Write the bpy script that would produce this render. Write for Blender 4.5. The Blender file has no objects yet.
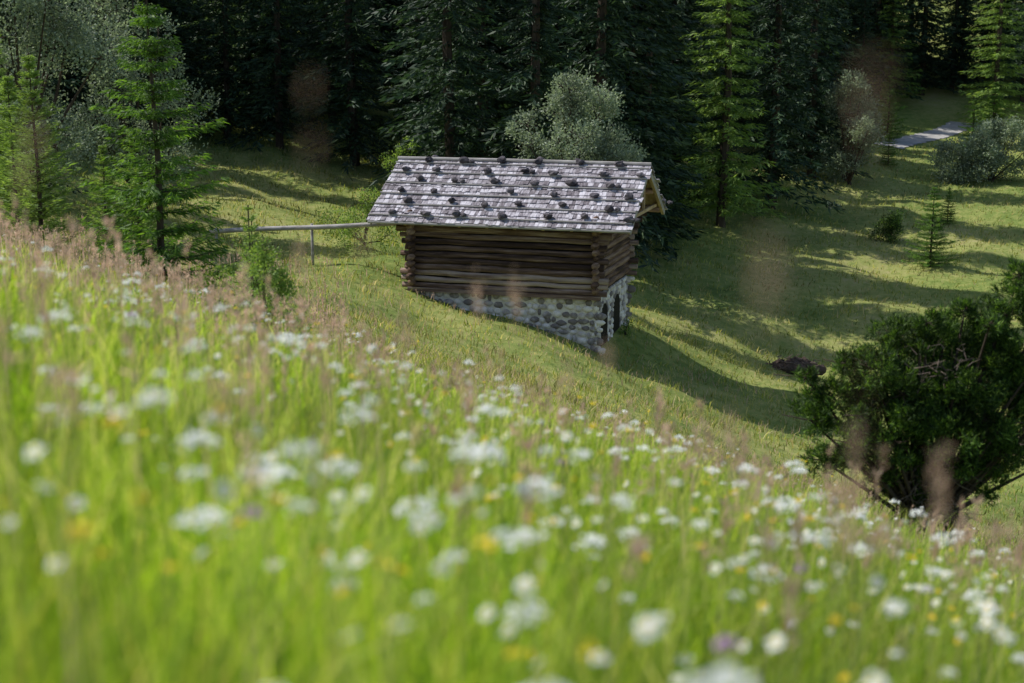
import bpy, math, numpy as np
from mathutils import Vector, Matrix
R = np.random.RandomState(7)
scene = bpy.context.scene

# ------------------------------------------------------------ terrain
CP = []
def near(x, y):
    s = 0.30 + 0.06*np.tanh(x/3.0)
    return -1.0 - 0.195*y - s*x
for (x, y) in [(0,-6),(-8,-6),(8,-6),(0,0),(-4,0),(4,0),(0,5),(-3,5),(3,5),(0,10),(-5,10),(5,10),(-7,20),(6,20),(-14,20),(5,15)]:
    CP.append((x, y, near(x, y)))
CP += [(0,15,-4.15),(0,20,-5.25),(12,20,-8.9),(0,32,-7.7),(-9,32,-5.0),(-20,32,-2.4),(8,32,-10.5),(16,32,-11.5),(-5,36,-7.0),
 (2.7,43,-9.45),(-3.1,44.6,-7.95),(-2,49,-7.7),(4,47.4,-9.5),(-10,46,-6.9),(-20,48,-5.0),
 (8.4,41,-11.7),(10.5,52,-12.2),(5,38,-10.1),(5.3,55,-10.4),(7.1,68,-9.8),(10.6,80,-9.0),(15.2,62,-11.3),
 (22,90,-8.2),(21.6,60,-11.4),(27,75,-10.3),(30,110,-7.0),(36,100,-7.7),(15,42,-11.9),(30,45,-12.5),(36,118,-5.9),
 (-8,70,-7.1),(-16,70,-6.0),(-35,60,-1.5),(-35,85,0),(0,85,-6.5),(0,120,5),(-50,120,14),(30,140,4),(60,120,0),(60,80,-6),(60,40,-13),(60,0,-16),
 (-50,30,5),(-50,0,9),(-50,-40,14),(0,-40,4),(50,-40,-10),(0,200,45),(-80,200,50),(80,200,40),(0,320,100),(-160,320,110),(160,320,95),(-160,100,50),(160,100,20),(-160,-60,40),(160,-60,-30)]
CP = np.array(CP, float)
S = 50.0
def phi(r2):
    return 0.5*r2*np.log(r2+1e-12)
def _solve():
    P = CP[:, :2]/S
    n = len(P)
    d = ((P[:,None]-P[None])**2).sum(-1)
    K = phi(d) + 0.004*np.eye(n)
    A = np.zeros((n+3, n+3)); A[:n,:n] = K
    A[:n,n] = 1; A[:n,n+1:] = P; A[n,:n] = 1; A[n+1:,:n] = P.T
    return np.linalg.solve(A, np.concatenate([CP[:,2], [0,0,0]]))
W_ = _solve()
def H(x, y):
    x = np.asarray(x, float); y = np.asarray(y, float)
    sh = x.shape; x = x.ravel(); y = y.ravel()
    out = np.full(x.shape, W_[-3]) + W_[-2]*x/S + W_[-1]*y/S
    for i in range(len(CP)):
        out += W_[i]*phi((x/S-CP[i,0]/S)**2 + (y/S-CP[i,1]/S)**2)
    a = np.clip((y-14)/25, 0, 1)*(1-.9*np.clip((y-84)/14, 0, 1))
    out += a*(0.10*np.sin(x*0.9+1.3*np.sin(y*0.5))+0.08*np.sin(y*1.1+1.7*np.sin(x*0.7))+0.05*np.sin(x*2.3+y*1.9))
    out += 0.015*np.sin(x*3.1+y*1.2)+0.012*np.sin(y*4.3-x*1.1)
    return out.reshape(sh)
def h1(x, y): return float(H(np.array([x]), np.array([y]))[0])

# ------------------------------------------------------------ mesh helpers
def link(o, parent=None):
    scene.collection.objects.link(o)
    if parent is not None: o.parent = parent
    return o
def mesh_np(name, V, F, mats, parent=None, midx=None, smooth=False):
    me = bpy.data.meshes.new(name)
    V = np.ascontiguousarray(V, dtype=np.float32); F = np.ascontiguousarray(F, dtype=np.int32)
    me.vertices.add(len(V)); me.vertices.foreach_set("co", V.ravel())
    me.loops.add(F.size); me.loops.foreach_set("vertex_index", F.ravel())
    me.polygons.add(len(F)); me.polygons.foreach_set("loop_start", np.arange(len(F), dtype=np.int32)*F.shape[1])
    for m in (mats if isinstance(mats, (list, tuple)) else [mats]): me.materials.append(m)
    if midx is not None: me.polygons.foreach_set("material_index", np.ascontiguousarray(midx, dtype=np.int32))
    me.update(calc_edges=True)
    if smooth: me.polygons.foreach_set("use_smooth", np.ones(len(F), dtype=bool))
    return link(bpy.data.objects.new(name, me), parent)
def unit(a): return a/(np.linalg.norm(a, axis=-1, keepdims=True)+1e-9)
def rhombi(O, D, Wv, k=0.45):
    n = len(O)
    V = np.empty((n,4,3)); V[:,0] = O; V[:,1] = O+D*k-Wv; V[:,2] = O+D; V[:,3] = O+D*k+Wv
    return V.reshape(-1,3), np.arange(n*4).reshape(n,4)
def perp(D, rng=R):
    return unit(np.cross(D, rng.normal(size=D.shape)))
def empty(name, loc=(0,0,0)):
    e = bpy.data.objects.new(name, None); e.location = loc; return link(e)

def ico(sub):
    import bmesh
    bm = bmesh.new(); bmesh.ops.create_icosphere(bm, subdivisions=sub, radius=1)
    v = np.array([x.co[:] for x in bm.verts]); f = [[q.index for q in p.verts] for p in bm.faces]; bm.free()
    return v, f
ICO2 = ico(2)
class Acc:
    def __init__(s): s.v = []; s.f = []; s.n = 0
    def add(s, V, F):
        s.v.append(np.asarray(V, float)); s.f += [[i+s.n for i in q] for q in F]; s.n += len(V)
    def box(s, c, size, rot=None):
        g = np.array([[x,y,z] for x in (-.5,.5) for y in (-.5,.5) for z in (-.5,.5)])*np.array(size)
        if rot is not None: g = g @ np.array(rot.to_3x3()).T
        s.add(g+np.array(c), [[0,1,3,2],[4,6,7,5],[0,4,5,1],[2,3,7,6],[0,2,6,4],[1,5,7,3]])
    def tube(s, pts, rad, n=8, cap=True):
        pts = np.array(pts, float); m = len(pts)
        V = []
        for i in range(m):
            t = pts[min(i+1,m-1)]-pts[max(i-1,0)]; t = t/(np.linalg.norm(t)+1e-9)
            a = np.cross(t, [0,0,1.0]) if abs(t[2]) < .9 else np.cross(t, [1.0,0,0])
            a /= np.linalg.norm(a); b = np.cross(t, a)
            r = rad[i] if hasattr(rad, '__len__') else rad
            for j in range(n):
                th = 2*math.pi*j/n
                V.append(pts[i]+r*(math.cos(th)*a+math.sin(th)*b))
        F = [[i*n+j, i*n+(j+1)%n, (i+1)*n+(j+1)%n, (i+1)*n+j] for i in range(m-1) for j in range(n)]
        if cap: F += [list(range(n))[::-1], [(m-1)*n+j for j in range(n)]]
        s.add(V, F)
    def blob(s, c, r, rough=0.18, rng=R):
        v, f = ICO2
        ph = rng.uniform(0, 6, 6)
        d = 1+rough*(np.sin(v[:,0]*3+ph[0])*np.sin(v[:,1]*3.3+ph[1])+0.7*np.sin(v[:,2]*4+ph[2])*np.cos(v[:,0]*4+ph[3])+0.5*rng.normal(size=len(v))*.5)
        s.add(v*d[:,None]*np.array(r)+np.array(c), f)
    def build(s, name, mat, parent=None, smooth=False):
        me = bpy.data.meshes.new(name)
        me.from_pydata(np.concatenate(s.v).tolist(), [], s.f)
        me.materials.append(mat)
        if smooth: me.polygons.foreach_set("use_smooth", np.ones(len(me.polygons), dtype=bool))
        me.update()
        return link(bpy.data.objects.new(name, me), parent)

# ------------------------------------------------------------ materials
def new_mat(name):
    m = bpy.data.materials.new(name); m.use_nodes = True
    nt = m.node_tree; nt.nodes.clear()
    return m, nt, nt.nodes, nt.links
def ramp(N, stops):
    r = N.new('ShaderNodeValToRGB'); e = r.color_ramp.elements
    e[0].position = stops[0][0]; e[0].color = (*stops[0][1],1)
    e[1].position = stops[-1][0]; e[1].color = (*stops[-1][1],1)
    for p, c in stops[1:-1]:
        q = e.new(p); q.color = (*c,1)
    return r
def noise(N, L, scale, detail=4, vec=None, rough=.6):
    t = N.new('ShaderNodeTexNoise'); t.inputs['Scale'].default_value = scale; t.inputs['Detail'].default_value = detail
    t.inputs['Roughness'].default_value = rough
    if vec is not None: L.new(vec, t.inputs['Vector'])
    return t
def leaf_mat(name, stops, trans=.35, tint=(1.3,1.5,.6), nscale=.6, var=.55, rough=.6, spec=.25):
    m, nt, N, L = new_mat(name)
    g = N.new('ShaderNodeNewGeometry')
    r = ramp(N, stops); L.new(g.outputs['Random Per Island'], r.inputs[0])
    n = noise(N, L, nscale, 2, g.outputs['Position'])
    mr = N.new('ShaderNodeMapRange'); mr.inputs[1].default_value = .3; mr.inputs[2].default_value = .7
    mr.inputs[3].default_value = 1-var; mr.inputs[4].default_value = 1+var*.7
    L.new(n.outputs['Fac'], mr.inputs[0])
    vm = N.new('ShaderNodeVectorMath'); vm.operation = 'SCALE'
    L.new(r.outputs[0], vm.inputs[0]); L.new(mr.outputs[0], vm.inputs['Scale'])
    p = N.new('ShaderNodeBsdfPrincipled'); p.inputs['Roughness'].default_value = rough
    p.inputs['Specular IOR Level'].default_value = spec
    L.new(vm.outputs[0], p.inputs['Base Color'])
    t = N.new('ShaderNodeBsdfTranslucent')
    vt = N.new('ShaderNodeVectorMath'); vt.operation = 'MULTIPLY'; vt.inputs[1].default_value = tint
    L.new(vm.outputs[0], vt.inputs[0]); L.new(vt.outputs[0], t.inputs['Color'])
    mx = N.new('ShaderNodeMixShader'); mx.inputs[0].default_value = trans
    L.new(p.outputs[0], mx.inputs[1]); L.new(t.outputs[0], mx.inputs[2])
    o = N.new('ShaderNodeOutputMaterial'); L.new(mx.outputs[0], o.inputs[0])
    return m
def solid_mat(name, stops, scale=3, stretch=(1,1,1), rough=.85, bump=.3, island=0.0, bscale=None):
    m, nt, N, L = new_mat(name)
    tc = N.new('ShaderNodeTexCoord'); mp = N.new('ShaderNodeMapping'); mp.inputs['Scale'].default_value = stretch
    L.new(tc.outputs['Object'], mp.inputs[0])
    n = noise(N, L, scale, 6, mp.outputs[0])
    g = N.new('ShaderNodeNewGeometry')
    ad = N.new('ShaderNodeMath'); ad.operation = 'MULTIPLY_ADD'; ad.inputs[1].default_value = island; 
    L.new(g.outputs['Random Per Island'], ad.inputs[0])
    sub = N.new('ShaderNodeMath'); sub.operation = 'SUBTRACT'; sub.inputs[1].default_value = island*.5
    L.new(n.outputs['Fac'], sub.inputs[0]); L.new(sub.outputs[0], ad.inputs[2])
    r = ramp(N, stops); L.new(ad.outputs[0], r.inputs[0])
    p = N.new('ShaderNodeBsdfPrincipled'); p.inputs['Roughness'].default_value = rough
    p.inputs['Specular IOR Level'].default_value = .2
    L.new(r.outputs[0], p.inputs['Base Color'])
    n2 = noise(N, L, bscale or scale*3, 5, mp.outputs[0])
    b = N.new('ShaderNodeBump'); b.inputs['Strength'].default_value = bump; b.inputs['Distance'].default_value = .05
    L.new(n2.outputs['Fac'], b.inputs['Height']); L.new(b.outputs[0], p.inputs['Normal'])
    o = N.new('ShaderNodeOutputMaterial'); L.new(p.outputs[0], o.inputs[0])
    return m

def ground_material():
    m, nt, N, L = new_mat('meadow_ground')
    g = N.new('ShaderNodeNewGeometry')
    n1 = noise(N, L, .12, 5, g.outputs['Position']); n2 = noise(N, L, 2.2, 6, g.outputs['Position'], .75)
    mx = N.new('ShaderNodeMath'); mx.operation = 'MULTIPLY_ADD'; mx.inputs[1].default_value = .5
    sb = N.new('ShaderNodeMath'); sb.operation = 'MULTIPLY'; sb.inputs[1].default_value = .5
    L.new(n1.outputs['Fac'], sb.inputs[0]); L.new(n2.outputs['Fac'], mx.inputs[0]); L.new(sb.outputs[0], mx.inputs[2])
    r = ramp(N, [(.3,(.06,.10,.025)),(.45,(.16,.21,.05)),(.55,(.28,.29,.09)),(.72,(.40,.33,.18))])
    L.new(mx.outputs[0], r.inputs[0])
    p = N.new('ShaderNodeBsdfPrincipled'); p.inputs['Roughness'].default_value = .95; p.inputs['Specular IOR Level'].default_value = .1
    L.new(r.outputs[0], p.inputs['Base Color'])
    n3 = noise(N, L, 6, 6, g.outputs['Position'], .8)
    b = N.new('ShaderNodeBump'); b.inputs['Strength'].default_value = .6; b.inputs['Distance'].default_value = .10
    L.new(n3.outputs['Fac'], b.inputs['Height']); L.new(b.outputs[0], p.inputs['Normal'])
    o = N.new('ShaderNodeOutputMaterial'); L.new(p.outputs[0], o.inputs[0])
    return m
M_ground = ground_material()
M_grass = leaf_mat('grass_near', [(0,(.09,.18,.020)),(.4,(.19,.31,.030)),(.8,(.30,.41,.05)),(.93,(.38,.42,.09)),(1,(.52,.46,.24))], .55, (2.0,1.9,.7), .9, .5)
M_stalk = leaf_mat('grass_stalks', [(0,(.30,.42,.06)),(.6,(.44,.50,.12)),(1,(.62,.54,.32))], .5, (1.7,1.7,.9), .9, .2)
M_grass2 = leaf_mat('grass_far', [(0,(.12,.17,.03)),(.4,(.26,.30,.06)),(.75,(.39,.38,.13)),(1,(.56,.45,.29))], .45, (1.6,1.5,.9), .5, .5)
M_seed = leaf_mat('seed_head', [(0,(.38,.26,.19)),(1,(.62,.47,.36))], .45, (1.4,1.25,1.2), 1, .2)
M_petal = leaf_mat('white_petal', [(0,(.82,.82,.80)),(1,(.90,.90,.88))], .35, (1.08,1.08,1.06), 1, .03)
M_yel = leaf_mat('yellow_flower', [(0,(.75,.50,.02)),(1,(.90,.70,.03))], .2, (1,1,1), 1, .05)
M_pur = leaf_mat('purple_flower', [(0,(.38,.18,.42)),(1,(.55,.34,.58))], .3, (1,1,1), 1, .05)
M_needle = leaf_mat('spruce_needles_dark', [(0,(.018,.038,.022)),(.6,(.034,.064,.032)),(1,(.075,.120,.050))], .18, (1.3,1.5,.8), .25, .5)
M_needle_l = leaf_mat('spruce_needles_light', [(0,(.04,.09,.022)),(1,(.17,.29,.055))], .4, (1.7,1.8,.6), 1.2, .5)
M_larch = leaf_mat('larch_needles', [(0,(.11,.19,.045)),(1,(.25,.35,.09))], .4, (1.7,1.7,.8), 1.0, .4)
M_fir = leaf_mat('fir_needles', [(0,(.05,.09,.04)),(1,(.14,.20,.09))], .28, (1.4,1.5,.8), .5, .4)
M_willow = leaf_mat('willow_leaves', [(0,(.14,.18,.11)),(1,(.36,.41,.29))], .35, (1.2,1.3,.9), .8, .4)
M_pine = leaf_mat('pine_needles', [(0,(.018,.038,.012)),(.6,(.045,.09,.020)),(1,(.18,.28,.05))], .3, (1.7,1.9,.6), 2.5, .6)
M_bark = solid_mat('bark', [(.3,(.03,.022,.017)),(.7,(.10,.075,.055))], 6, (1,1,.25), .95, .6)
M_dead = solid_mat('dead_wood', [(.3,(.06,.045,.035)),(.7,(.18,.14,.11))], 8)
M_log = solid_mat('weathered_logs', [(.28,(.05,.030,.024)),(.5,(.165,.105,.082)),(.74,(.40,.31,.26))], 2.2, (.35,3,5), .9, 1.0, .5, 5)
M_logS = solid_mat('weathered_logs_side', [(.3,(.055,.032,.024)),(.5,(.18,.11,.08)),(.72,(.34,.24,.18))], 2.2, (3,.35,5), .85, .6, .35, 5)
M_end = solid_mat('log_ends', [(.3,(.10,.06,.04)),(.7,(.34,.21,.13))], 6, island=.4)
M_shingle = solid_mat('wooden_shingles', [(.25,(.14,.12,.132)),(.5,(.33,.30,.325)),(.8,(.60,.57,.61))], 5, (3,.6,1), .75, .5, .5)
M_board = solid_mat('pale_boards', [(.3,(.28,.19,.10)),(.7,(.55,.41,.25))], 4, (2,.5,1), .8, .3, .2)
M_grey = solid_mat('grey_wood', [(.3,(.22,.20,.19)),(.7,(.45,.42,.40))], 4, (.4,2,2), .8, .3)
M_rock = solid_mat('roof_rock', [(.3,(.035,.03,.035)),(.7,(.13,.115,.125))], 7, rough=.9, island=.3)
M_stone = solid_mat('wall_stone', [(.2,(.19,.165,.155)),(.5,(.47,.425,.40)),(.8,(.74,.69,.64))], 4, rough=.9, bump=.4, island=.9)
M_mortar = solid_mat('mortar', [(.3,(.56,.51,.45)),(.7,(.72,.67,.60))], 12, rough=.95)
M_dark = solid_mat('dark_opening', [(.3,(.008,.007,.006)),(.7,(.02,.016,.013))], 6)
M_path = solid_mat('gravel', [(.3,(.26,.25,.23)),(.5,(.38,.36,.34)),(.7,(.48,.46,.43))], 1.5, rough=.95, bump=.6)
M_earth = solid_mat('earth', [(.3,(.035,.025,.02)),(.7,(.13,.09,.07))], 3, rough=.95, bump=.8)

# ------------------------------------------------------------ ground sheet
def axis(n, half, k):
    t = np.linspace(-1, 1, n); return half*np.sinh(k*t)/math.sinh(k)
xs = axis(380, 200, 3.0) + 5
ys = np.concatenate([np.linspace(-70, 0, 50)[:-1], np.linspace(0, 130, 420)[:-1], np.linspace(130, 330, 70)])
X, Y = np.meshgrid(xs, ys)
Z = H(X, Y)
V = np.stack([X, Y, Z], -1).reshape(-1, 3)
nx = len(xs); ny = len(ys)
I = np.arange(nx*ny).reshape(ny, nx)
F = np.stack([I[:-1,:-1], I[:-1,1:], I[1:,1:], I[1:,:-1]], -1).reshape(-1, 4)
mesh_np('ground', V, F, M_ground, smooth=True)

# ------------------------------------------------------------ barn frame
BX, BY, BZ, BA = 2.63, 43.0, -7.75, math.radians(17)
ca, sa = math.cos(BA), math.sin(BA)
def in_barn(x, y, m=.1):
    lx = (x-BX)*ca - (y-BY)*sa; ly = (x-BX)*sa + (y-BY)*ca
    return (lx > -6.1-m) & (lx < m) & (ly > -m) & (ly < 4.4+m)

# distance to the gravel path's centre line
def path_d(x, y):
    t = np.clip(((x-26.5)*9.5+(y-101)*14)/(9.5**2+14**2), 0, 1)
    return np.hypot(x-26.5-9.5*t, y-101-14*t)

# ------------------------------------------------------------ grass
def sample(n, y0, y1, rho, slope=.5, pad=1.5, rng=R):
    yy = np.linspace(y0, y1, 4000); w = (slope*np.maximum(yy,0)*2+2*pad)*rho(yy)
    c = np.cumsum(w); c /= c[-1]
    y = np.interp(rng.rand(n), c, yy)
    x = (rng.rand(n)*2-1)*(slope*np.maximum(y,0)+pad)
    return x, y
def blades(x, y, h, w, lean, rng=R):
    n = len(x); z = H(x, y)-.02
    root = np.stack([x, y, z], -1)
    th = rng.uniform(0, 2*math.pi, n)
    side = np.stack([np.cos(th), np.sin(th), np.zeros(n)], -1)*w[:,None]*.5
    ph = rng.uniform(0, 2*math.pi, n)
    ln = np.stack([np.cos(ph)+.25, np.sin(ph), np.zeros(n)], -1)*(lean*h)[:,None]
    up = np.zeros((n,3)); up[:,2] = h
    V = np.empty((n,6,3))
    V[:,0] = root-side; V[:,1] = root+side
    V[:,2] = root+up*.55+ln*.3-side*.8; V[:,3] = root+up*.55+ln*.3+side*.8
    V[:,4] = root+up*(1-.15*lean[:,None])+ln-side*.12; V[:,5] = root+up*(1-.15*lean[:,None])+ln+side*.12
    b = np.arange(n)[:,None]*6
    F = np.concatenate([b+np.array([0,1,3,2]), b+np.array([2,3,5,4])], 0)
    return V.reshape(-1,3), F
def hmul(x, y):
    # tall hay in the near meadow, cropped turf further down the slope
    s = np.clip((y-6)/14, 0, 1); left = np.clip((-x/np.maximum(y,1)-.05)/.15, 0, 1)
    return 1-s*(.66-.25*left)
# tufted, uneven distribution
def tuft(x, y, amount, rng=R):
    f = np.sin(x*5.1+2*np.sin(y*3.3))*np.sin(y*4.7+1.5*np.sin(x*2.9))
    return rng.rand(len(x)) < (1-amount)+amount*(.5+.5*f)
x, y = sample(200000, -1.5, 26, lambda t: np.minimum(1, (3/np.maximum(t,.1))**1.3))
k = (x*x+y*y > .3**2) & tuft(x, y, .7)
x, y = x[k], y[k]
n = len(x)
patch = .5+.5*np.sin(x*2.3+2*np.sin(y*1.8))*np.sin(y*2.1+x*.9)
h = (.16+.36*R.rand(n)**1.5)*(.7+.55*patch)*hmul(x,y)
w = .005+.0006*np.maximum(y,0)*(.6+.8*R.rand(n))
V, F = blades(x, y, h, w, R.uniform(.1,.8,n))
mesh_np('meadow_grass', V, F, M_grass)
x, y = sample(6000, 1.0, 18, lambda t: np.minimum(1, (5/np.maximum(t,.1))**.8), .5, 1)
n = len(x)
V, F = blades(x, y, R.uniform(.40,.74,n)*(.3+.7*hmul(x,y)), R.uniform(.004,.009,n)*(1+y*.05), R.uniform(.0,.55,n))
mesh_np('tall_grass_stalks', V, F, M_stalk)
x, y = sample(200000, 17, 112, lambda t: (20/t)**1.35*np.clip((t-16)/6,0,1), .48, 3)
k = ~in_barn(x, y) & tuft(x*.5, y*.5, .6) & (path_d(x,y) > 1.5); x, y = x[k], y[k]; n = len(x)
h = (.08+.22*R.rand(n)**1.4)*(1+.35*np.sin(x*.8+np.sin(y))*np.sin(y*.6)); w = (.010+.00045*y)*(.6+.8*R.rand(n))
V, F = blades(x, y, h, w, R.uniform(.2,.9,n))
mesh_np('hillside_grass', V, F, M_grass2)

# seed heads over the meadow
def panicles(name, x, y, h, size, per=7, rng=R, wk=.07, sw=1.0):
    n = len(x); z = H(x, y)
    top = np.stack([x+rng.normal(size=n)*.04, y+rng.normal(size=n)*.04, z+h], -1)
    root = np.stack([x, y, z], -1)
    D = top-root; V1, F1 = rhombi(root, D, perp(D, rng)*.0016*sw*(1+y*.12)[:,None], .5)
    t = rng.rand(n, per)
    O = top[:,None]-np.array([0,0,1.])*(t*size[:,None]*1.1)[...,None]
    d = rng.normal(size=(n,per,3))*.45; d[...,2] += .9
    d = unit(d)*size[:,None,None]*.55
    O = O.reshape(-1,3); d = d.reshape(-1,3)
    V2, F2 = rhombi(O, d, perp(d, rng)*np.repeat(size,per)[:,None]*wk)
    return mesh_np(name, np.concatenate([V1,V2]), np.concatenate([F1,F2+len(V1)]), M_seed)
x, y = sample(9500, 2.5, 46, lambda t: np.clip(t/9,.08,1)*np.minimum(1,(13/t)**.9))
k = (R.rand(len(x)) < np.where(x < -.12*y, .85, np.where(y > 11, .8, .4))) & ~in_barn(x,y,.3); x, y = x[k], y[k]
hm = hmul(x,y); left = (x < -.12*y)
panicles('seed_head_grass', x, y, R.uniform(.45,.85,len(x))*np.where(left, .5+.5*hm, hm*.9), R.uniform(.07,.13,len(x))*np.where(left,1,hm+.2)*(.7+y*.014), 8)
x, y = sample(230, 1.6, 7, lambda t: 1+0*t, .45, .6)
panicles('tall_seed_grass', x, y, R.uniform(.62,.98,len(x)), R.uniform(.05,.11,len(x)), 12, wk=.06, sw=.8)

# tall stalks rising close to the viewpoint
st = [(-.155,1.1,-.038,.008),(-.152,1.08,-.080,.007),(.198,.80,-.03,.014),(.163,.90,-.15,.018),(-.40,1.2,-.08,.012),(-.55,1.6,-.15,.014),
      (-.09,3.6,-.66,.035),(.01,3.6,-.65,.035),(.72,2.3,-.72,.034),(.50,2.0,-.58,.022),(-.20,1.9,-.27,.014),(-.13,1.3,-.24,.008),
      (-.45,3.0,-.45,.03),(.12,3,-.72,.03),(-.23,3.0,-.62,.03),(.15,2.2,-.50,.02),(.33,2.1,-.58,.022),(.76,2.4,-.80,.03)]
V_ = []; F_ = []; off = 0
for i_, (sx, sy, sz, ss) in enumerate(st):
    g = h1(sx, sy); n = 38 if i_ < 4 else 50
    top = np.array([sx, sy, sz])
    O = top+R.normal(size=(n,3))*np.array([.22,.22,.85])*ss
    d = R.normal(size=(n,3))*.5+[0,0,.8]; d = unit(d)*ss*.4
    a, b = rhombi(O, d, perp(d)*ss*.085); V_.append(a); F_.append(b+off); off += len(a)
    base = np.array([[sx+.03, sy+.02, g]]); dd = top-base
    a, b = rhombi(base, dd, np.array([[.0010,0,0]]), .5); V_.append(a); F_.append(b+off); off += len(a)
mesh_np('tall_plantain_stalks', np.concatenate(V_), np.concatenate(F_), M_seed)

# flowers
def stems(x, y, top, w=.0016):
    root = np.stack([x, y, H(x,y)], -1); D = top-root
    return rhombi(root, D, perp(D)*w, .5)
def flower_pos(n, y0, y1, rho):
    x, y = sample(n*2, y0, y1, rho, .48, 1.0)
    cl = np.sin(x*1.9+1.3*np.sin(y*1.5))*np.sin(y*1.7+x*.6+.7)+.5*np.sin(x*4.3+y*3.1)
    k = R.rand(len(x)) < np.clip(.42+.5*cl, .10, 1)*np.where((x > .15*y) & (y > 7), .5, 1)
    return x[k], y[k]
def daisies(name, x, y, rad, hh, petals=12):
    n = len(x); c = np.stack([x+R.normal(size=n)*.03, y+R.normal(size=n)*.03, H(x,y)+hh], -1)
    nr = R.normal(size=(n,3))*.42+np.array([-.2,-.25,1.]); nr = unit(nr)
    a = perp(nr); b = np.cross(nr, a)
    th = np.linspace(0, 2*math.pi, petals, endpoint=False)[None]+R.normal(size=(n,petals))*.10
    dr = a[:,None]*np.cos(th)[...,None]+b[:,None]*np.sin(th)[...,None]
    tg = -a[:,None]*np.sin(th)[...,None]+b[:,None]*np.cos(th)[...,None]
    D = (dr*(rad[:,None]*R.uniform(.65,.95,(n,petals)))[...,None] - nr[:,None]*rad[:,None,None]*R.uniform(-.15,.35,(n,petals,1))).reshape(-1,3)
    O = (c[:,None]+dr*rad[:,None,None]*.15).reshape(-1,3)
    V1, F1 = rhombi(O, D, tg.reshape(-1,3)*np.repeat(rad,petals)[:,None]*.20, .62)
    r3 = rad[:,None]*.27
    Vs=[V1]; Fs=[F1]; mi=[np.zeros(len(F1))]; off=len(V1)
    for q in (0, math.pi/4):
        u = a*math.cos(q)+b*math.sin(q); v = -a*math.sin(q)+b*math.cos(q)
        cc = c+nr*rad[:,None]*(.10+.01*(q>0))
        P = np.stack([cc+u*r3, cc+v*r3, cc-u*r3, cc-v*r3], 1).reshape(-1,3)
        Vs.append(P); Fs.append(np.arange(n*4).reshape(n,4)+off); off += len(P); mi.append(np.ones(n))
    V3, F3 = stems(x, y, c); Vs.append(V3); Fs.append(F3+off); mi.append(np.full(n,2))
    mesh_np(name, np.concatenate(Vs), np.concatenate(Fs), [M_petal, M_yel, M_grass], midx=np.concatenate(mi))
def umbels(name, x, y, rad, hh, mat, per=26, dome=.35, leaf=.2):
    n = len(x); c = np.stack([x+R.normal(size=n)*.03, y+R.normal(size=n)*.03, H(x,y)+hh], -1)
    q = np.sqrt(R.rand(n,per)); th = R.uniform(0, 2*math.pi, (n,per))
    el = R.uniform(.6,1.0,(n,1))
    loc = np.stack([q*np.cos(th), q*np.sin(th)*el, dome*(1-q*q)+R.normal(size=(n,per))*.12], -1)*rad[:,None,None]
    nr = unit(R.normal(size=(n,per,3))*.5+[-.1,-.35,1]).reshape(-1,3)
    O = (c[:,None]+loc).reshape(-1,3); a = perp(nr); s = np.repeat(rad,per)[:,None]*leaf
    V1, F1 = rhombi(O-a*s, a*s*2, np.cross(nr,a)*s, .5)
    V3, F3 = stems(x, y, c, .0022)
    m = 5; idx = np.arange(0, per, max(1,per//m))[:m]
    tgt = (c[:,None]+loc[:,idx]).reshape(-1,3); b0 = np.repeat(c-np.array([0,0,1.])*(rad*1.1)[:,None], len(idx), 0)
    V4, F4 = rhombi(b0, tgt-b0, perp(tgt-b0)*.0009, .5)
    mesh_np(name, np.concatenate([V1,V3,V4]), np.concatenate([F1,F3+len(V1),F4+len(V1)+len(V3)]), [mat, M_grass], midx=np.concatenate([np.zeros(len(F1)), np.ones(len(F3)+len(F4))]))
fr = lambda t: np.where(t<7, 1, np.exp(-(t-7)/3.6))*np.clip(3.2/np.maximum(t,1),.75,1.3)
x, y = flower_pos(1050, 1.5, 20, fr)
daisies('oxeye_daisies', x, y, R.uniform(.013,.024,len(x)), R.uniform(.38,.66,len(x))*(.35+.65*hmul(x,y)))
x, y = flower_pos(600, 1.45, 19, fr)
umbels('white_umbel_flowers', x, y, .016+.040*R.rand(len(x))**1.8, R.uniform(.40,.72,len(x))*(.35+.65*hmul(x,y)), M_petal, 34, .4, .18)
x, y = flower_pos(420, 1.6, 18, fr)
umbels('yellow_buttercups', x, y, R.uniform(.010,.017,len(x)), R.uniform(.35,.66,len(x)), M_yel, 6, .5, .5)
px = np.array([.40,.33,-.55,.9,1.6,2.4,-1.9,.2]); py = np.array([2.15,2.0,2.6,4.2,5,7,7,5.4])
umbels('purple_knapweed', px, py, np.full(8,.024), np.array([.60,.54,.5,.5,.5,.5,.5,.5]), M_pur, 24, .8, .24)
umbels('yellow_hawkbit', np.array([-.66,-.9,.35,1.3,.0]), np.array([2.05,3.1,6.5,6.0,4.1]), np.full(5,.022), np.array([.5,.5,.6,.55,.5]), M_yel, 20, .4, .3)

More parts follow.
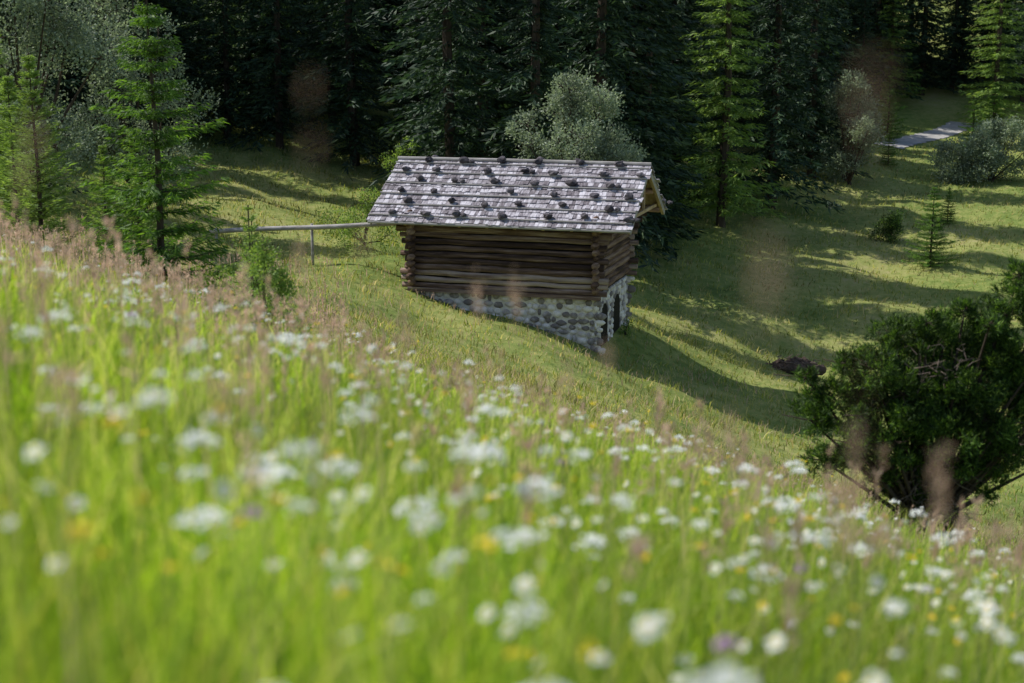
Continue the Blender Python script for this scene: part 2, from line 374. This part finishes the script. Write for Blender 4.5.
# ------------------------------------------------------------ conifers
def conifer_mesh(name, h, r, levels, per, npts, tw, tl, tw_w, mat, droop=.35, seed=0, base=.06, irregular=.25, up=.0, pw=.85, down=.55, sidek=1.0):
    rng = np.random.RandomState(seed)
    Os=[];Ds=[];Ws=[]
    lv = np.sort(rng.rand(levels)*.35/levels*2 + np.linspace(0,1,levels,endpoint=False))
    acc = Acc()
    acc.tube([(0,0,-.4),(0.01*h,0,h*.4),(0,0,h*.8),(0,0,h)], [h*.014,h*.010,h*.004,.01], 6)
    for t in lv:
        z = h*(base+(1-base)*min(t,.99))
        m = max(3, int(per*(1-.35*t)))
        a0 = rng.rand()*6.28
        lr = rng.uniform(.8,1.1)
        for j in range(m):
            az = a0+j*6.283/m+rng.normal()*.25
            RR = lr*r*((1-t)**pw+.03)*rng.uniform(.55,1.12)*(1+irregular*.6*math.sin(az*2+t*9+seed))
            s = (np.arange(npts)+.6)/npts
            dirv = np.array([math.cos(az), math.sin(az), 0.])
            zz = z-droop*RR*s**1.2+up*RR*s+.14*RR*s**3
            P = dirv[None]*(RR*s)[:,None]; P[:,2] = zz
            if r < 2.2: acc.tube([(0,0,z), P[npts//2], P[-1]], [.012*h/5,.007*h/5,.003], 3, False)
            for q in range(tw):
                sd = rng.uniform(-1,1,npts)*sidek
                sidev = np.array([-dirv[1],dirv[0],0])
                D = dirv[None]*rng.uniform(.35,1,(npts,1))+sidev[None]*sd[:,None]+rng.normal(size=(npts,3))*.12
                D[:,2] -= rng.uniform(.05,down,npts)*(1 if droop>0 else -.4)
                L_ = tl*rng.uniform(.6,1.2,npts)*(.45+.55*RR/r)
                D = unit(D)*L_[:,None]
                Os.append(P+rng.normal(size=P.shape)*.02*r); Ds.append(D); Ws.append(perp(D, rng)*tw_w*rng.uniform(.6,1.3,(npts,1))*(.5+.5*RR/r))
    O=np.concatenate(Os);D=np.concatenate(Ds);W=np.concatenate(Ws)
    V,F = rhombi(O,D,W,.4)
    me = bpy.data.meshes.new(name)
    tv = np.concatenate(acc.v); allv = np.concatenate([tv, V]); 
    faces = acc.f + (F+len(tv)).tolist()
    me.from_pydata(allv.tolist(), [], faces)
    me.materials.append(M_bark); me.materials.append(mat)
    mi = np.ones(len(faces), dtype=np.int32); mi[:len(acc.f)] = 0
    me.polygons.foreach_set("material_index", mi); me.update()
    return me
def put(me, name, x, y, s=1, rz=0, parent=None, sink=.1):
    o = bpy.data.objects.new(name, me); o.location = (x, y, h1(x,y)-sink); o.scale = (s,s,s) if not hasattr(s,'__len__') else s
    o.rotation_euler = (0,0,rz); return link(o, parent)
far = [conifer_mesh('far_conifer_%d'%i, 20, rr, 38, 9, 10, 5, .52, .06, M_needle, .42, 10+i) for i, rr in enumerate((3.4,2.9,3.9))]
farl = conifer_mesh('light_conifer', 20, 3.6, 40, 10, 10, 6, .5, .055, M_fir, .3, 31)
farl2 = conifer_mesh('larch_conifer', 20, 3.6, 38, 9, 10, 6, .5, .050, M_larch, .25, 33)
forest = empty('conifer_forest')
def keep_out(x, y):
    if y < 64: return True
    if -19 < x < -4 and y < 76: return True
    if x > 8 and y < 76+(x-9)*1.9 and y < 118: return True
    if x > 23 and y < 117: return True
    return False
cnt = 0
for row, yy in enumerate(np.arange(66, 132, 4.4)):
    for xx in np.arange(-65, 75, 4.8):
        x_ = xx+R.normal()*1.3+(row%2)*2; y_ = yy+R.normal()*1.2
        if abs(x_) > .45*y_+8 or keep_out(x_, y_): continue
        s = R.uniform(.75,1.2)
        put(far[R.randint(3)] if R.rand() < .84 else farl, 'conifer', x_, y_, (s*R.uniform(.85,1.15), s*R.uniform(.85,1.15), s), R.rand()*6.28, forest); cnt += 1
for xx in np.arange(20, 66, 3.6):
    put(far[R.randint(3)] if R.rand() < .7 else farl, 'conifer', xx+R.normal(), 120+R.normal()*1.5+.1*xx, R.uniform(.7,1.05), R.rand()*6.28, forest)
print('forest', cnt)

# individual nearer trees
sp = conifer_mesh('spruce_detail', 5.4, 1.6, 21, 9, 18, 6, .20, .017, M_needle_l, .12, 3, .04, .25, .16, .95, .45, .7)
put(sp, 'spruce_tree', -6.75, 27, 1.13, .4)
spB = conifer_mesh('spruce_detail_b', 5.3, 1.6, 22, 9, 14, 6, .22, .018, M_larch, .0, 5, .03, .3, .25, .9)
put(spB, 'larch_tree', -10.0, 30, .80, 1.0)
put(spB, 'larch_tree', -8.7, 33, .68, 2.2)
put(spB, 'larch_tree', -12.2, 34, .95, 3.2)
put(spB, 'larch_tree', -8.3, 29, .5, 4.2)
put(spB, 'larch_tree', -11.0, 31.5, .7, 5.2)
sap = conifer_mesh('sapling', 1.6, .42, 13, 6, 9, 3, .10, .012, M_larch, -.1, 8, .05, .2, .5)
put(sap, 'spruce_sapling', -3.72, 20, 1.2, .3)
put(sap, 'spruce_sapling', -4.6, 25, 1.2, 1.3)
for (x_, y_, s, me) in [(-18.5,52,.62,far[0]),(-23,56,.8,far[1]),(-27,60,1,far[2]),(-12.5,77,.9,far[0]),(10.9,74,.95,farl2),(14.6,80,1.1,far[2]),(37.5,112,.9,farl2),(31,119,.75,farl2),
                        (-1.2,66,1.3,far[1]),(6.0,77,1.2,far[0]),(2.8,69,1.3,far[2]),(9.5,83,1.3,far[0]),(44,110,.9,far[1]),(28.0,116,.55,far[0]),(18.5,88,1.1,far[1]),(-2.5,60.5,1.05,far[0]),
                        (1.0,58.5,1.0,far[1]),(4.0,62.5,1.15,far[2]),(5.6,67,.85,far[1])]:
    put(me, 'conifer_tree', x_, y_, s, R.rand()*6)
for (x_, y_, s) in [(20.2,68,.75),(27.2,104,.9),(24.0,78,.4),(31.5,98,.75),(34.5,103,.9),(24.5,93,.5)]:
    put(sp, 'spruce_tree', x_, y_, (s*1.15,s*1.15,s), R.rand()*6)
put(spB, 'larch_tree', 36.5, 99, 1.0, 1.2); put(spB, 'larch_tree', 22.5, 92, .7, 2.6)

# ------------------------------------------------------------ leafy trees
def leafy(name, x, y, clumps, nleaf, ls, mat, trunkr, seed, tuft=1, sink=.15, tw=.09, tight=.20, upb=.25, flat=.85, limb=1.0):
    rng = np.random.RandomState(seed)
    root = empty(name, (x, y, h1(x,y)-sink))
    acc = Acc()
    cz = min(c[2]-c[3] for c in clumps)
    fork = np.array([0,0,max(.3,cz*.8)])
    acc.tube([(0,0,-.3),(trunkr*.3,0,fork[2]*.5),fork], [trunkr*1.25,trunkr,trunkr*.8], 8)
    Os=[];Ds=[]
    for (cx,cy,czz,cr) in clumps:
        c = np.array([cx,cy,czz]); mid = fork*.4+c*.6+rng.normal(size=3)*.1*cr; mid[2] -= .15*cr
        acc.tube([fork*.9, mid, c, c+np.array([cx,cy,cr])*.25], [trunkr*.5*limb,trunkr*.32*limb,trunkr*.15*limb,trunkr*.05], 6)
        for q in range(7):
            d = unit(rng.normal(size=3)+[0,0,.4])*cr*.8
            acc.tube([c, c+d*.5+rng.normal(size=3)*.06*cr, c+d], [trunkr*.12*limb,trunkr*.07*limb,trunkr*.03], 4, False)
        n = int(nleaf*cr*cr)
        ns = 16
        sc = unit(rng.normal(size=(ns,3)))*cr*rng.uniform(.45,1.0,(ns,1))*np.array([1,1,flat])
        idx = rng.randint(0, ns, n)
        P = sc[idx]+rng.normal(size=(n,3))*cr*tight
        P += c
        d = unit(P-c)*.7+rng.normal(size=(n,3))*.6+[0,0,upb]
        for t in range(tuft):
            Os.append(P); Ds.append(unit(d+rng.normal(size=(n,3))*(.5 if tuft>1 else .2))*ls*rng.uniform(.6,1.3,(n,1)))
    O=np.concatenate(Os);D=np.concatenate(Ds)
    V,F = rhombi(O,D,perp(D,rng)*ls*(.28 if tuft==1 else tw),.5)
    acc.build('trunk_and_limbs', M_bark, root, True)
    mesh_np('foliage', V, F, mat, root)
    return root
def rclumps(n, w, d, h0, h1_, r, seed):
    rng = np.random.RandomState(seed); out=[]
    for i in range(n):
        t = (i+.5)/n; a = rng.rand()*6.28; z = h0+(h1_-h0)*t
        k = math.sqrt(max(0,1-(abs(t-.4)/.62)**2))*rng.uniform(.3,1)
        out.append((math.cos(a)*w*k, math.sin(a)*d*k, z, r*rng.uniform(.65,1.15)*(1-.35*t)))
    return out
leafy('willow_tree', 2.5, 52.5, rclumps(24,2.4,1.6,3.6,7.9,1.05,1), 1500, .12, M_willow, .14, 1)
leafy('willow_tree', 20.6, 87, rclumps(14,2.2,2,1.2,6.4,1.3,2), 1500, .16, M_willow, .14, 2)
leafy('willow_shrub', 30.0, 89, rclumps(16,3.4,2,.6,3.6,1.4,3), 1500, .15, M_willow, .1, 3)
leafy('willow_shrub', 33.5, 88, rclumps(8,2.0,1.6,.5,2.4,1.0,4), 1400, .15, M_willow, .1, 4)
leafy('birch_tree', -16.5, 48, rclumps(20,3.2,3,2.0,9.0,1.5,5), 900, .13, M_willow, .16, 5)
leafy('birch_tree', -13.5, 52, rclumps(18,2.2,2.2,2.0,9.0,1.3,6), 900, .13, M_willow, .14, 6)
leafy('hazel_shrub', -5.3, 50.5, rclumps(9,1.3,1.0,.4,2.0,.7,7), 1300, .09, M_larch, .06, 7)
leafy('hazel_shrub', -4.2, 60, rclumps(8,1.0,1.0,.8,3.9,.8,9), 1100, .11, M_larch, .06, 9)
leafy('hazel_shrub', 3.7, 45.6, rclumps(5,.2,.3,.1,.6,.25,10), 1500, .06, M_needle_l, .03, 10)
leafy('juniper_shrub', 19.8, 74, rclumps(6,.6,.5,.4,1.5,.6,20), 2600, .10, M_pine, .06, 20)
leafy('birch_sapling', -3.25, 18.5, rclumps(16,.50,.4,.25,1.45,.28,8), 5500, .05, M_larch, .018, 8)
leafy('birch_sapling', -2.75, 17.5, rclumps(8,.3,.25,.15,.8,.2,18), 5500, .045, M_larch, .014, 18)
leafy('birch_sapling', -4.1, 19.5, rclumps(8,.35,.3,.2,.95,.22,19), 5500, .05, M_larch, .014, 19)

# stone pine on the right: upswept branch pads over a dense dark core
rp = np.random.RandomState(44)
cl = [(-1.25,0,2.05,.34),(-1.5,.1,1.7,.30),(-1.05,-.3,1.5,.34),(-.8,-.2,2.45,.34),(-1.1,.1,2.45,.22),(-.45,.2,2.78,.32),(-.45,-.3,2.15,.42),(-.6,-.35,1.6,.40),
      (.1,.1,2.75,.38),(.35,-.25,2.3,.42),(.7,.1,2.95,.36),(.95,0,3.3,.28),(1.02,.0,3.62,.19),(1.0,-.1,2.55,.42),(.65,-.3,1.85,.44),(1.2,-.1,2.0,.40),(1.5,.1,2.5,.34),
      (.12,-.45,1.7,.42),(-.1,.5,2.2,.5),(.8,.5,2.2,.5),(1.4,0,1.5,.34),(.85,-.3,1.35,.34),(-.85,.2,1.25,.30),(.0,.1,1.95,.48),(-.6,.2,1.95,.46),(.6,.3,2.5,.46),
      (1.78,0,2.15,.28),(-.15,-.1,3.02,.19),(1.35,.1,3.0,.30),(-.35,.0,1.15,.36),(.35,-.1,1.15,.40),(-1.62,0,2.3,.14),(1.75,.1,2.8,.20),(.35,0,3.15,.16),
      (0.05,.1,.75,.34),(.75,.1,.9,.30),(-.55,.2,.8,.24),(1.6,.2,1.1,.22),(-1.35,0,1.2,.2),(.3,0,.35,.26),(-.2,.1,.3,.24)]
cl += [(rp.uniform(-1.55,1.75), rp.uniform(-.5,.3), 0, .13) for _ in range(22)]
cl = [(a,b,(c if c else 2.0+rp.uniform(-.75,1.0)*(1-abs(a-.2)/2.3)+ (.25 if a>.3 else 0)),r) for (a,b,c,r) in cl]
pine = leafy('stone_pine_tree', 5.35, 17.6, cl, 6300, .085, M_pine, .13, 12, tuft=5, tw=.075, tight=.15, upb=.75, flat=.8, limb=.6)
acc = Acc()
for i in range(420):
    a = R.rand()*6.28; z0 = R.uniform(.0,1.2); l = R.uniform(.15,.5)
    d = np.array([math.cos(a), math.sin(a)*.8, R.uniform(-.8,.35)])
    p0 = np.array([R.normal()*.12,R.normal()*.1,z0]); p1 = p0+d*l*.5+R.normal(size=3)*.1; p2 = p0+d*l+R.normal(size=3)*.16
    acc.tube([p0,p1,p2],[.014,.008,.003],4,False)
for i in range(45):
    c = np.array([.0,-.42,2.5])+R.normal(size=3)*[.22,.1,.15]; d = unit(R.normal(size=3)+[0,-.1,.3])*R.uniform(.1,.3)
    acc.tube([c, c+d*.5+R.normal(size=3)*.03, c+d],[.008,.005,.002],4,False)
acc.build('dead_branches', M_dead, pine)
acc = Acc()
for i in range(14):
    a = R.rand()*6.28; acc.tube([(0,0,.4),(math.cos(a)*.2,math.sin(a)*.2,.15),(math.cos(a)*.65,math.sin(a)*.55,-.05-.25*math.cos(a))],[.09,.07,.03],6)
acc.build('roots', M_bark, pine, True)

# brush pile and earth mound
def mound(name, x, y, rx, ry, rz, mat):
    root = empty(name, (x, y, h1(x,y)))
    a = Acc()
    for i in range(14): a.blob((R.normal()*rx*.38, R.normal()*ry*.35, R.uniform(-.1,.3)*rz), (rx*R.uniform(.2,.45), ry*R.uniform(.2,.45), rz*R.uniform(.3,.6)), .25)
    a.build('soil_clods', mat, root)
    b = Acc()
    for i in range(50):
        c = np.array([R.normal()*rx*.4, R.normal()*ry*.5, R.uniform(.1,.8)*rz]); d = R.normal(size=3)*[.6,.5,.25]*rx*.5
        b.tube([c-d*.5, c+R.normal(size=3)*.05, c+d*.5], [.025,.02,.008], 4)
    b.build('dead_sticks', M_dead, root)
mound('earth_mound', 10.3, 51, 1.0, .7, .6, M_earth)
mound('brush_pile', 15.0, 40.5, 1.3, .8, .7, M_earth)

# path across the far slope
t = np.linspace(0, 1, 120); pxs = 26.5+t*9.5; pys = 101+t*14+np.sin(t*5)*.4
A_ = []
for i in range(120):
    for k_ in np.linspace(-.5,.5,7): A_.append((pxs[i]+k_*1.8*(1+.12*math.sin(i*.9)), pys[i]-k_*1.1))
A_ = np.array(A_); V = np.column_stack([A_, H(A_[:,0],A_[:,1])+.05])
I = np.arange(840).reshape(120,7); F = np.stack([I[:-1,:-1],I[1:,:-1],I[1:,1:],I[:-1,1:]],-1).reshape(-1,4)
mesh_np('gravel_path', V, F, M_path, smooth=True)

# ------------------------------------------------------------ log barn
barn = empty('log_barn', (BX, BY, BZ)); barn.rotation_euler = (0,0,-BA)
L_, D_ = 6.1, 4.4
SL = 1.67/2.7; ZE = 2.15; YE = -.5; YR = 2.2
def roofz(yv): return ZE + SL*((yv-YE) if yv <= YR else (2*YR-YE-yv))
# stone plinth
core = Acc(); core.box((-L_/2, D_/2, -1.45), (L_-.1, D_-.1, 2.88)); core.build('stone_base_core', M_mortar, barn)
stn = Acc()
door_arches = [(1.0,.44),(2.75,.44)]
ZA = -.80
def stones_face(kind):
    length = L_ if kind in ('f','b') else D_
    z = -2.7
    while z < -.1:
        rh = R.uniform(.15,.27); rh = min(rh, .02-z) 
        u = -.03
        while u < length:
            w_ = R.uniform(.14,.40)
            uc = u+w_/2; zc = z+rh/2+R.normal()*.03
            if kind == 'r' and any(abs(uc-dy) < hw+.14 and -1.75 < zc < -.25 for dy, hw in door_arches):
                u += w_; continue
            rr = (w_*.47, .065, rh*.49)
            off = .055+R.uniform(-.015,.01)
            if kind == 'f': stn.blob((-L_+uc, off, zc), rr, .16)
            if kind == 'b': stn.blob((-L_+uc, D_-off, zc), rr, .16)
            if kind == 'r': stn.blob((-off, uc, zc), (rr[1],rr[0],rr[2]), .16)
            if kind == 'l': stn.blob((-L_+off, uc, zc), (rr[1],rr[0],rr[2]), .16)
            u += w_
        z += rh
for k_ in 'frbl': stones_face(k_)
for dy, hw in door_arches:
    for j in range(11):
        a = math.pi*j/10; stn.blob((-.045, dy+math.cos(a)*(hw+.08), ZA+math.sin(a)*(hw+.05)), (.05,.09,.085), .12)
    for j in range(5):
        for sg in (-1,1): stn.blob((-.045, dy+sg*(hw+.09), ZA-.16-j*.19), (.05,.09,.10), .12)
stn.build('stone_base', M_stone, barn, True)
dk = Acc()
for dy, hw in door_arches:
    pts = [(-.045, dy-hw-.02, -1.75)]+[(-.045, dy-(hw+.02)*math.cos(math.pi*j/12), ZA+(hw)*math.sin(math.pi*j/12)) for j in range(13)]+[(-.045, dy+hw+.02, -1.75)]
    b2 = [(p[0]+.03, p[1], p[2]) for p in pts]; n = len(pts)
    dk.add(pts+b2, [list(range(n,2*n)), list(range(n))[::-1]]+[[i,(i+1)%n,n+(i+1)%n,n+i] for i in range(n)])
dk.build('arch_shade_panels', M_dark, barn)  # near-black panels paint in the shade of the recessed arched openings
# logs
fl = Acc(); sl = Acc()
rl = .105; hstep = .2
nl = 12
def log_x(acc, x0, x1, y, z, r):
    m = 9; P = [(x0+(x1-x0)*i/m, y+R.normal()*.014, z+R.normal()*.012) for i in range(m+1)]
    acc.tube(P, [r*R.uniform(.86,1.07) for _ in range(m+1)], 12)
def log_y(acc, y0, y1, x, z, r):
    m = 7; P = [(x+R.normal()*.008, y0+(y1-y0)*i/m, z+R.normal()*.006) for i in range(m+1)]
    acc.tube(P, [r*R.uniform(.95,1.05) for _ in range(m+1)], 12)
for i in range(nl):
    z = .10+i*hstep
    ext = .30+.07*R.normal() if i < 9 else .32+(i-8)*.16
    for yy in (0.02, D_-.02):
        log_x(fl, -L_-ext, ext*.9, yy, z, rl*R.uniform(.82,1.08))
    ext = .28+.06*R.normal()
    for xx in (-L_+.04, -.04):
        log_y(sl, -ext, D_+ext, xx, z+.1, rl*R.uniform(.92,1.05))
z = .10+nl*hstep+.1
while z < roofz(YR)-.22:
    yl = YE+(z+.12+.14-ZE)/SL
    for xx in (-L_+.04, -.04): log_y(sl, yl, 2*YR-yl, xx, z, rl)
    z += hstep
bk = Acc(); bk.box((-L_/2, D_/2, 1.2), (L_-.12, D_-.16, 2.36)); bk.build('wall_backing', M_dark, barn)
fl.build('front_and_back_logs', M_log, barn, True)
sl.build('gable_logs', M_logS, barn, True)
sb_ = Acc(); sb_.box((-L_/2, -.04, -.03), (L_+.2, .16, .12)); sb_.build('sill_beam', M_log, barn)
pu = Acc()
for yy in (0.0, 1.1, 2.2, 3.3, 4.4):
    log_x(pu, -7.2, 1.0, yy, roofz(yy)-.20, .095)
pu.build('purlins', M_end, barn, True)
ang = math.atan(SL); slen = 2.7/math.cos(ang)
rf = Acc(); deck = Acc(); rake = Acc()
for side in (0, 1):
    sg = 1 if side == 0 else -1
    rot = Matrix.Rotation(sg*ang, 4, 'X')
    yc = (YE+YR)/2 if side == 0 else 2*YR-(YE+YR)/2
    zc = ZE+SL*1.35
    nv = np.array([0, -sg*math.sin(ang), math.cos(ang)])
    deck.box(np.array([-3.1, yc, zc])-nv*.045, (8.3, slen-.03, .05), rot)
    for xx in np.arange(-7.05, 1.1, .9):
        rf.box(np.array([xx, yc, zc])-nv*.12, (.09, slen-.1, .095), rot)
    for xx in (-7.28, 1.08):
        rake.box(np.array([xx, yc, zc])-nv*.05, (.035, slen, .20), rot)
deck.build('roof_boarding', M_board, barn); rf.build('rafters', M_board, barn); rake.build('barge_boards', M_grey, barn)
br = Acc()
for xx in (.92,-7.1):
    br.box((xx, YR, 2.42), (.07, 4.7, .10)); br.box((xx+.004, YR, 2.95), (.07,.09,1.0))
br.build('gable_braces', M_board, barn)
# shingles
shg = Acc(); rows = 14
for side in (0,1):
    sg = 1 if side == 0 else -1
    nv = np.array([0, -sg*math.sin(ang), math.cos(ang)]); up = np.array([0, sg*math.cos(ang), math.sin(ang)])
    e0 = np.array([0, YE if side == 0 else 2*YR-YE, ZE])
    for r_ in range(rows):
        s0 = slen*r_/rows; x = -7.3+R.uniform(-.1,0)
        while x < 1.08:
            w_ = R.uniform(.08,.20); ln = slen/rows*1.4*R.uniform(.85,1.12)
            rot = Matrix.Rotation(sg*(ang-.11+R.normal()*.025), 4, 'X') @ Matrix.Rotation(R.normal()*.03, 4, 'Z')
            c = e0+up*(s0+ln*.42-.03+R.normal()*.018)+nv*(.045+R.rand()*.015); c[0] = x+w_/2
            if c[2] < roofz(YR)+.05: shg.box(c, (w_-.010, ln, .030), rot)
            x += w_
shg.build('roof_shingles', M_shingle, barn)
pl = Acc(); rk = Acc()
for side in (0,1):
    sg = 1 if side == 0 else -1
    nv = np.array([0, -sg*math.sin(ang), math.cos(ang)]); up = np.array([0, sg*math.cos(ang), math.sin(ang)])
    e0 = np.array([0, YE if side == 0 else 2*YR-YE, ZE])
    for j, s in enumerate((.22,.78,1.34,1.90,2.46,2.98)):
        c = e0+up*s+nv*.10
        pl.tube([(-7.35, c[1], c[2]), (-4, c[1]+R.normal()*.02, c[2]), (-1, c[1]+R.normal()*.02, c[2]), (1.12, c[1], c[2])], .028, 6)
        for xx in np.arange(-6.75+.45*(j%2)*1.0, 1.0, 1.28):
            q = e0+up*(s+.10+R.normal()*.04)+nv*.17; q[0] = xx+R.normal()*.12
            if R.rand() < .95: rk.blob(q, (R.uniform(.11,.19), R.uniform(.10,.15), R.uniform(.075,.12)), .25)
            if R.rand() < .15: rk.blob(q+np.array([.25,0,-.02]), (.10,.09,.07), .2)
pl.build('roof_poles', M_grey, barn); rk.build('roof_stones', M_rock, barn)
rc = Acc(); rc.tube([(-7.36,YR,roofz(YR)+.09),(-3,YR,roofz(YR)+.10),(1.14,YR,roofz(YR)+.09)], .06, 8)
rc.tube([(-7.32,YE-.06,ZE-.02),(1.12,YE-.06,ZE-.02)], .05, 8); rc.build('ridge_and_eave_poles', M_grey, barn)

# ------------------------------------------------------------ rail fence
fen = empty('wooden_rail_fence'); a = Acc()
p0 = np.array([-10.3,48.2,-6.42]); p1 = np.array([-3.75,46.4,-5.9])
a.tube([p0+(p1-p0)*k_+np.array([0,0,.02*math.sin(k_*7)]) for k_ in np.linspace(0,1,8)], .08, 8)
for k_ in (0.03,.55):
    q = p0+(p1-p0)*k_; g = h1(q[0], q[1]); a.tube([(q[0],q[1]+.14,g-.3),(q[0],q[1]+.14,q[2]+.10)], .05, 7)
a.build('rail_and_posts', M_grey, fen, True)

# ------------------------------------------------------------ light, sky, camera
sd = np.array([-.93,.37,0]); sd /= np.linalg.norm(sd); el = math.radians(50)
to_sun = Vector((sd[0]*math.cos(el), sd[1]*math.cos(el), math.sin(el)))
sun = bpy.data.lights.new('sun', 'SUN'); sun.energy = 5.0; sun.angle = math.radians(.5); sun.color = (1,.975,.92)
so = link(bpy.data.objects.new('sun', sun)); so.rotation_euler = (-to_sun).to_track_quat('-Z','Y').to_euler(); so.location = (-40,20,60)
w = bpy.data.worlds.new('World'); scene.world = w; w.use_nodes = True
nt = w.node_tree; bg = nt.nodes['Background']; sky = nt.nodes.new('ShaderNodeTexSky'); sky.sky_type = 'NISHITA'; sky.sun_disc = False
sky.sun_elevation = el; sky.sun_rotation = math.atan2(sd[0], sd[1]) % (2*math.pi)
nt.links.new(sky.outputs[0], bg.inputs[0]); bg.inputs[1].default_value = .15
cam = bpy.data.cameras.new('camera'); co = link(bpy.data.objects.new('camera', cam)); scene.camera = co
cam.lens = 50; cam.sensor_width = 36; cam.clip_start = .05; cam.clip_end = 1500
co.location = (0,0,0); co.rotation_euler = (math.radians(90-12), 0, 0)
cam.dof.use_dof = True; cam.dof.focus_distance = 44; cam.dof.aperture_fstop = 1.6
scene.view_settings.view_transform = 'Standard'; scene.view_settings.look = 'None'; scene.view_settings.exposure = 0
